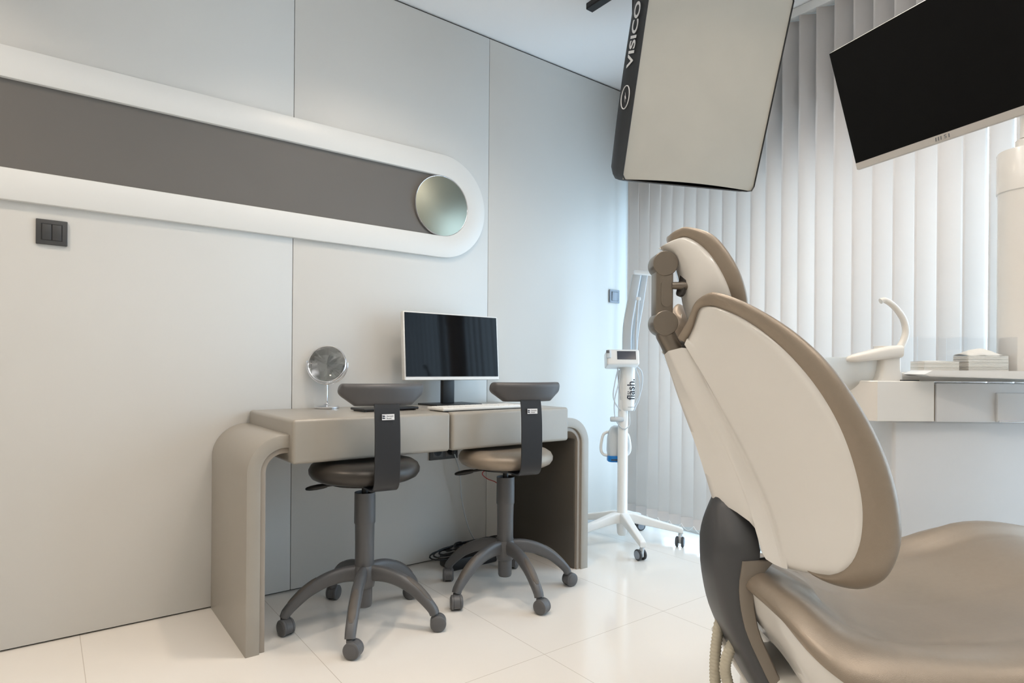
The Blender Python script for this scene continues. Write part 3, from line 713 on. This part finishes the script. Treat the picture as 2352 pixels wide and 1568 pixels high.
# seat: lofted from its bottom edge, raised border, valley and centre line
Bc = [(.055, 0, .485), (.056, -.05, .482), (.061, -.10, .478), (.070, -.15, .470), (.076, -.20, .459), (.087, -.26, .437), (.110, -.305, .415), (.150, -.335, .395), (.24, -.355, .375), (.40, -.36, .36), (.60, -.358, .36), (.82, -.350, .37), (1.0, -.342, .37), (1.3, -.32, .345), (1.5, -.29, .33), (1.6, -.2, .32), (1.63, 0, .32)]
Cc = [(.085, 0, .520), (.09, -.05, .520), (.098, -.09, .518), (.107, -.13, .507), (.127, -.18, .495), (.149, -.22, .477), (.182, -.25, .460), (.239, -.275, .450), (.349, -.29, .443), (.461, -.30, .445), (.62, -.305, .480), (.82, -.305, .532), (1.0, -.30, .518), (1.3, -.28, .455), (1.48, -.25, .42), (1.56, -.17, .385), (1.58, 0, .375)]
Rc = [(.15, 0, .505), (.16, -.05, .503), (.176, -.10, .494), (.186, -.14, .470), (.204, -.185, .448), (.228, -.20, .440), (.27, -.215, .431), (.34, -.222, .429), (.43, -.226, .437), (.52, -.23, .446), (.66, -.235, .464), (.83, -.238, .508), (1.0, -.232, .498), (1.3, -.21, .435), (1.45, -.18, .40), (1.53, -.12, .370), (1.55, 0, .362)]
Mc = [(.20, 0, .492), (.21, 0, .486), (.225, 0, .474), (.24, 0, .462), (.26, 0, .452), (.28, 0, .444), (.31, 0, .434), (.36, 0, .424), (.43, 0, .420), (.52, 0, .424), (.66, 0, .448), (.83, 0, .490), (1.0, 0, .482), (1.3, 0, .418), (1.43, 0, .382), (1.50, 0, .364), (1.53, 0, .358)]
cb4, cc4, cr4, cm4 = (cat_idx(x, 5) for x in (Bc, Cc, Rc, Mc))
rows = []; shell_rows = []
for i in range(len(cb4)):
    b, c, rr, mm_ = cb4[i], cc4[i], cr4[i], cm4[i]
    out = Vector((b.x-c.x, b.y-c.y, 0)); out = out.normalized() if out.length > 1e-5 else Vector((0, -1, 0)); up = Vector((0, 0, 1))
    ctl = [b, b.lerp(c, .22)+out*.022, b.lerp(c, .55)+out*.028+up*.004, b.lerp(c, .84)+out*.018+up*.006, c, c.lerp(rr, .45)+up*.002, c.lerp(rr, .85)-up*.003, rr-up*.002, rr.lerp(mm_, .12)+up*.001, rr.lerp(mm_, .45), mm_]
    half = catmull(ctl, 26)
    if i in (0, len(cb4)-1):
        for p in half: p.y = 0
    rows.append(half)
    cen = Vector((max(b.x+.06, .20), 0, b.z)) if b.x < 1.4 else Vector((1.4, 0, b.z))
    sh = [b.lerp(cen, .015)+up*.014, b.lerp(cen, .012)-up*.004, b.lerp(cen, .07)-up*.045, b.lerp(cen, .26)-up*.100, b.lerp(cen, .6)-up*.125, cen-up*.130]
    if i in (0, len(cb4)-1):
        for p in sh: p.y = 0
    shell_rows.append(sh)
MB().grid(rows).mirror_y().obj('seat_cushion', bronze_m, dc, smooth=180, weld=.0004)
MB().grid(shell_rows).mirror_y().obj('seat_shell', shell_m, dc, smooth=60, weld=.0004)
# chair base below the picture
MB().box((.10, -.10, .02), (.62, .10, .30), .03, 4).obj('lift_column', shell_m, dc)
MB().prism(rrect(.95, .50, .12, 8), 0, .035, m=T(.46, 0, 0)).obj('floor_plate', shell_m, dc, smooth=35)
MB().loft([[(x+a, .055+b, z) for a, b in rrect(.07, .05, .015, 3)] for x, z in ((.062, .335), (.118, .245), (.19, .14), (.25, .036))]).obj('rear_strut', shell_m, dc, smooth=40)
for P in ([(.085, .03, .40), (.040, .03, .378), (.026, .025, .33), (.020, .02, .28), (.022, .02, .22), (.035, .02, .12), (.07, .03, .055), (.12, .03, .045)],
          [(.095, -.01, .37), (.058, -.015, .352), (.036, -.02, .32), (.028, -.02, .285), (.036, -.02, .245), (.05, -.02, .14), (.08, -.01, .055), (.13, 0, .045)]):
    MB().tube(catmull(P, 170), [.0120+(.0010 if k % 3 == 0 else -.0006) for k in range(170)], 14).obj('corrugated_hose', hose_m, dc, smooth=180)

# ------------------------------------------------------------------ water unit beside the chair
UO = Vector(CO)+Vector((math.cos(math.radians(CA)), math.sin(math.radians(CA)), 0))*1.1+Vector((-math.sin(math.radians(CA)), math.cos(math.radians(CA)), 0))*.72
un = thing('treatment_unit', UO, CA, 'white dental water unit with drawers behind the chair', 'dental unit')
U0 = T(-1.1, -.72, 0)
MB().box((.828, .628, 0), (1.40, .83, .786), .012, 4, m=U0).obj('cabinet_body', unitcool_m, un)
arm_poly = [(.939, .593), (.939, .80), (.80, .80), (.70, .75), (.690, .68), (.745, .602), (.752, .593)]
MB().loft([[(x, y, .785) for x, y in arm_poly], [(x, y, .787+.0) for x, y in arm_poly], [(x, y, .913) for x, y in arm_poly], [(x+(.845-x)*.012, y+(.69-y)*.02, .916) for x, y in arm_poly]], m=U0).obj('bowl_support', unit_m, un, smooth=30)
MB().box((.9475, .594, .783), (1.40, .80, .910), .003, 2, m=U0).obj('drawer_panel', unitcool_m, un)
MB().box((.9405, .60, .787), (.9475, .79, .905), m=U0).obj('panel_gap', M('beige_gap', (150, 138, 124), .6), un, smooth=0)
dr = MB().box((1.142, .585, .784), (1.40, .60, .880), .004, 3, m=U0).obj('drawer_front', unitcool_m, un)
MB().box((1.146, .578, .784), (1.40, .590, .790), .002, 2, m=U0).obj('drawer_lip', chrome_m, dr)
MB().box((.80, .655, .914), (1.40, .80, .944), .004, 2, m=U0).obj('worktop', unit_m, un)
MB().box((.842, .600, .9150), (.895, .64, .9190), m=U0).obj('vent_slot', black_m, un, smooth=0)
tr = [[(a, y, z) for a, y, z in ((.872, .545, .938), (.900, .545, .951), (1.25, .44, .951), (1.40, .42, .949), (1.40, .42, .929), (1.20, .45, .925), (.89, .545, .932))], [(a, y, z) for a, y, z in ((.872, .648, .938), (.900, .648, .951), (1.25, .648, .951), (1.40, .648, .949), (1.40, .648, .929), (1.20, .648, .925), (.89, .648, .932))]]
MB().loft(tr, m=U0).obj('tray', lamp_m, un, smooth=40)
pc = [[(.816+a, .645+b, z) for a, b in rrect(w, .055, .012, 4)] for z, w in ((.912, .092), (.925, .080), (.95, .071), (.985, .069), (1.004, .071), (1.0305, .071))]
MB().loft(pc, m=U0).obj('spout_post', unit_m, un, smooth=40)
ha = [[(x, .632+y*wy, zc+zz*hz) for y, zz in rrect(2, 2, .6, 4)] for x, wy, zc, hz in ((.846, .028, 1.013, .021), (.80, .028, 1.008, .022), (.75, .026, .999, .018), (.70, .020, .990, .014), (.678, .012, .9865, .009), (.672, .005, .985, .004))]
MB().loft(ha, m=U0).obj('spittoon_arm', unit_m, un, smooth=50)
P = catmull([(.848, .675, .985), (.868, .676, 1.012), (.889, .676, 1.043), (.900, .676, 1.080), (.893, .676, 1.118), (.874, .676, 1.150), (.848, .676, 1.176), (.825, .676, 1.188), (.812, .676, 1.184)], 40)
MB().tube(P, [.0135-.004*i/39 for i in range(40)], 16, m=U0).obj('cup_filler_spout', unit_m, un)
bp = [(.018, .868), (.045, .874), (.066, .905), (.078, .95), (.083, .988), (.084, .992), (.081, .993), (.075, .95), (.062, .908), (.042, .880), (0, .876)]
MB().lathe(bp, 40, m=U0 @ T(.728, .705, 0)).obj('rinse_bowl', bowl_m, un, smooth=60)
MB().lathe([(.078, .92), (.078, 1.565), (.0785, 1.57), (.0785, 1.575), (.082, 1.578), (.082, 1.715), (.078, 1.722), (.03, 1.724), (.03, 1.76), (0, 1.76)], 48, m=U0 @ T(1.362, .735, 0)).obj('support_pillar', unit_m, un, smooth=40)

# clear box of napkins on the unit
ax = thing('acrylic_box', UO+Vector((0, 0, .9445)), CA, 'clear acrylic box holding two stacks of paper napkins on the unit', 'box')
bm_ = U0 @ T(1.115, .728, -.0) @ RZ(-4)
H_ = .122
z0 = .0265
w_, d_ = .165, .055
for (lo, hi) in (((-w_, -d_, z0), (w_, d_, z0+.003)), ((-w_, -d_, z0), (w_, -d_+.003, H_)), ((-w_, d_-.003, z0), (w_, d_, H_)), ((-w_, -d_, z0), (-w_+.003, d_, H_)), ((w_-.003, -d_, z0), (w_, d_, H_)), ((-.0015, -d_, z0), (.0015, d_, H_))):
    pass
bx = MB()
def wallbox(lo, hi): bx.box(lo, hi, .0008, 1, m=bm_)
wallbox((-w_, -d_, .0035), (w_, d_, .0062))
wallbox((-w_, -d_, .0062), (w_, -d_+.003, H_)); wallbox((-w_, d_-.003, .0062), (w_, d_, H_))
wallbox((-w_, -d_+.003, .0062), (-w_+.003, d_-.003, H_)); wallbox((w_-.003, -d_+.003, .0062), (w_, d_-.003, H_)); wallbox((-.0015, -d_+.003, .0062), (.0015, d_-.003, H_))
bx.obj('walls', acrylic_m, ax, smooth=0)
fe = MB()
for x in (-w_+.012, w_-.012):
    for y in (-d_+.012, d_-.012): fe.lathe([(.006, .0), (.006, .0037)], 12, m=bm_ @ T(x, y, 0))
fe.obj('feet', acrylic_m, ax)
def napkins(xc, wd, n, peak, label):
    t = thing('napkin_stack', UO+Vector((0, 0, .9445+.0063)), CA, label, 'napkins', 'napkin stacks in the clear box')
    b = MB(); dz = .0034
    for i in range(n):
        j = random.uniform(-.0011, .0011)
        b.box((xc-wd+j, -.040+j, i*dz), (xc+wd+j, .040+j, i*dz+dz*.95), .0005, 1, m=bm_)
    b.obj('folded_pile', paper_m, t, smooth=0)
    z = n*dz
    rows = []
    for i in range(11):
        row = []
        for k in range(11):
            x = (i/10-.5)*2; y = (k/10-.5)*2
            h = peak*max(0, 1-abs(x*.9+.1)**1.3)*max(0, 1-abs(y)**1.8)+.002*math.sin(7*x+3*y)*(peak > .01)
            row.append((xc+x*wd, y*.040, z+.0008+max(0, h)))
        rows.append(row)
    g = MB().grid(rows, m=bm_); o = g.obj('top_napkin', paper_m, t, smooth=60)
    sm = o.modifiers.new('thickness', 'SOLIDIFY'); sm.thickness = .0008
napkins(.080, .066, 15, .028, 'taller napkin stack with a loose peaked top, right compartment of clear box')
napkins(-.075, .058, 9, .003, 'lower flat napkin stack in the left compartment of clear box')

# ------------------------------------------------------------------ tilted monitor at upper right
MR, MU, MN = Vector((.9632, -.2685, .003)), Vector((-.093, -.326, .941)), Vector((-.251, -.906, -.339))
MR.normalize(); MN = MR.cross(MU).normalized(); MU = MN.cross(MR).normalized()
mo = Vector((1.852, 1.765, 1.516))
wm_ = thing('hanging_monitor', mo+MR*.2635+MU*.148-MN*.03, 0, 'large black tilted monitor with silver lower bezel at upper right', 'monitor')
inv = Matrix.Translation(-wm_.location) @ basis(mo, MR, MU, MN)
MB().box((-.004, -.020, -.030), (.531, .300, -.0012), .004, 3, m=inv).obj('housing', bezel_m, wm_)
MB().box((-.002, 0, -.004), (.529, .298, .0006), .0006, 1, m=inv).obj('screen', matt_screen_m, wm_, smooth=0)
bz = MB().box((-.003, -.0175, -.004), (.530, -.0003, .0006), .0006, 1, m=inv).obj('bezel', bezel_m, wm_, smooth=0)
lg = MB(); lx = .2285; lmx = inv @ T(lx, -.0088, .0008)
for k in range(3): lg.prism([(-.0165+k*.006, -.0042), (-.0143+k*.006, -.0042), (-.0133+k*.006, .0042), (-.0155+k*.006, .0042)], 0, .0006, m=lmx)
lg.text('S', .0125, m=lmx @ T(.0070, 0, .0003), depth=.0003, sx=1.1)
lg.prism([(.0140, -.0042), (.0162, -.0042), (.0172, .0042), (.0150, .0042)], 0, .0006, m=lmx)
lg.obj('logo', greyink_m, bz, smooth=0)
MB().box((.19, .08, -.075), (.34, .22, -.029), .01, 3, m=inv).obj('rear_mount', black_m, wm_)
pt = wm_.matrix_basis.inverted() @ (UO+Vector((math.cos(math.radians(CA))*(1.362-1.1)-math.sin(math.radians(CA))*(.735-.72), math.sin(math.radians(CA))*(1.362-1.1)+math.cos(math.radians(CA))*(.735-.72), 0)))
bk0 = inv @ Vector((.265, .15, -.07))
top = Vector((pt.x, pt.y, 0)); zl = -wm_.location.z
MB().tube(catmull([(top.x, top.y, 1.7655+zl), (top.x, top.y, 1.86+zl), (top.x*.7+bk0.x*.3, top.y*.7+bk0.y*.3, 1.90+zl), (bk0.x*.8+top.x*.2, bk0.y*.8+top.y*.2, bk0.z+.09), tuple(bk0)], 30), .018, 14).obj('support_arm', unit_m, wm_)

# ------------------------------------------------------------------ softbox and its ceiling rail
SU = Vector((.313, -.132, .941)); SU.normalize(); SH = Vector((.468, .883, -.032)); SH = (SH-SU*SH.dot(SU)).normalized(); SN = SH.cross(SU).normalized()
dS = 2.62
SO = CAM+dS*(FW+(1430-1176)/FPX*CX+(843.5-412)/FPX*CU)
SWd, SHt = .60, .76
sbx = thing('softbox', SO+SH*SWd/2+SU*SHt/2, 0, 'rectangular photo softbox with grey diffuser hanging from ceiling rail', 'softbox')
si = Matrix.Translation(-sbx.location) @ basis(SO+SH*SWd/2+SU*SHt/2, SH, SU, SN)
rows = []
n = 14
for i in range(n+1):
    r = []
    for k in range(n+1):
        x, y = (i/n-.5)*2, (k/n-.5)*2
        sag = -.010*(1-x*x)*(1-y*y)
        by = .012*(1-x*x) if k == 0 else 0
        r.append((x*SWd/2, y*SHt/2+by, .0+sag))
    rows.append(r)
MB().grid(rows, m=si).obj('front_diffuser', softw_m, sbx, smooth=80)
seams = MB()
for yy in (-.06, .22):
    seams.box((-SWd/2+.004, yy-.0015, -.012), (SWd/2-.004, yy+.0015, -.001), m=si)
secs = []
for dep, f, sy in ((.002, 0, 1.0), (.006, .012, 1.008), (-.004, .016, 1.011), (-.03, .030, 1.012), (-.07, .066, 1.02), (-.12, .09, 1.01), (-.18, .03, .93), (-.25, -.24, .60), (-.31, -.60, .32), (-.34, -.72, .20)):
    secs.append([(p.x*(1+(f*(1-.72*min(1, (p.y/(SHt/2))**2)) if f > .02 else f)), p.y*sy, dep) for p in polyline([(x, y, 0) for x, y in rrect(SWd, SHt, .02, 3)]+[(SWd/2, SHt/2-.02, 0)], 121)[:-1]])
sbb = MB().loft(secs, caps=False, m=si).obj('fabric_body', softb_m, sbx, smooth=50)
# lettering on the side that faces the desk
fm = si @ basis((-SWd/2*1.055, .02, -.058), (0, 1, 0), (-.24, 0, -.971), (-.971, 0, .24))
lt = MB().text('VISICO', .058, 0, fm @ T(.16, .004, .003), depth=.0005, sx=1.35, bold=.0012)
lt.obj('lettering', print_m, sbb, smooth=0); lt = MB()
el = [(.045*math.cos(2*math.pi*k/40)-.075, .030*math.sin(2*math.pi*k/40)) for k in range(41)]
lt.tube([fm @ Vector((x, y+.004, .003)) for x, y in el], .0022, 5)
lt.prism([(-.095, -.004), (-.068, .006), (-.073, .0), (-.055, .004), (-.082, -.008), (-.078, -.001)], .0028, .0035, m=fm @ T(0, .004, 0))
lt.obj('emblem', print_m, sbb, smooth=0)
MB().lathe([(.085, -.325), (.088, -.345), (.075, -.36), (.070, -.52), (.05, -.535), (0, -.535)], 28, m=si).obj('strobe_head', black_m, sbx, smooth=40)
hd_ = si @ Vector((0, 0, -.46)); pb = Vector((.84, 2.04, 0))-Vector((sbx.location.x, sbx.location.y, 0)); zl = -sbx.location.z
MB().box((pb.x-.045, pb.y-.006, 2.49+zl), (pb.x-.012, pb.y+.006, 2.6195+zl), .002, 2).box((pb.x+.0, pb.y-.006, 2.485+zl), (pb.x+.05, pb.y+.006, 2.6195+zl), .002, 2).box((pb.x-.045, pb.y-.005, 2.52+zl), (pb.x+.05, pb.y+.005, 2.6195+zl), .002, 2).obj('hanging_bracket', black_m, sbx)
MB().tube(catmull([(pb.x+.02, pb.y, 2.56+zl), (pb.x+.01, pb.y+.12, 2.54+zl), (hd_.x, hd_.y-.05, hd_.z+.14), tuple(hd_)], 20), .014, 10).obj('hanging_arm', black_m, sbx)
rl = thing('ceiling_rail', (1.2, 2.02, HC), 0, 'black aluminium studio rail under the ceiling above the softbox', 'rail')
rb = MB()
rb.box((-.655, -.020, -.050), (1.1, .020, -.042), .001, 1).box((-.655, -.006, -.042), (1.1, .006, -.026), m=I4).box((-.655, -.020, -.026), (1.1, .020, -.020), .001, 1)
rb.box((-.655, -.020, -.046), (1.1, -.016, -.024)).box((-.655, .016, -.046), (1.1, .020, -.024)).obj('beam', black_m, rl, smooth=0)
for x in (-.35, .5): MB().box((x-.025, -.03, -.0198), (x+.025, .03, -.0005), .003, 2).obj('ceiling_clip', black_m, rl)
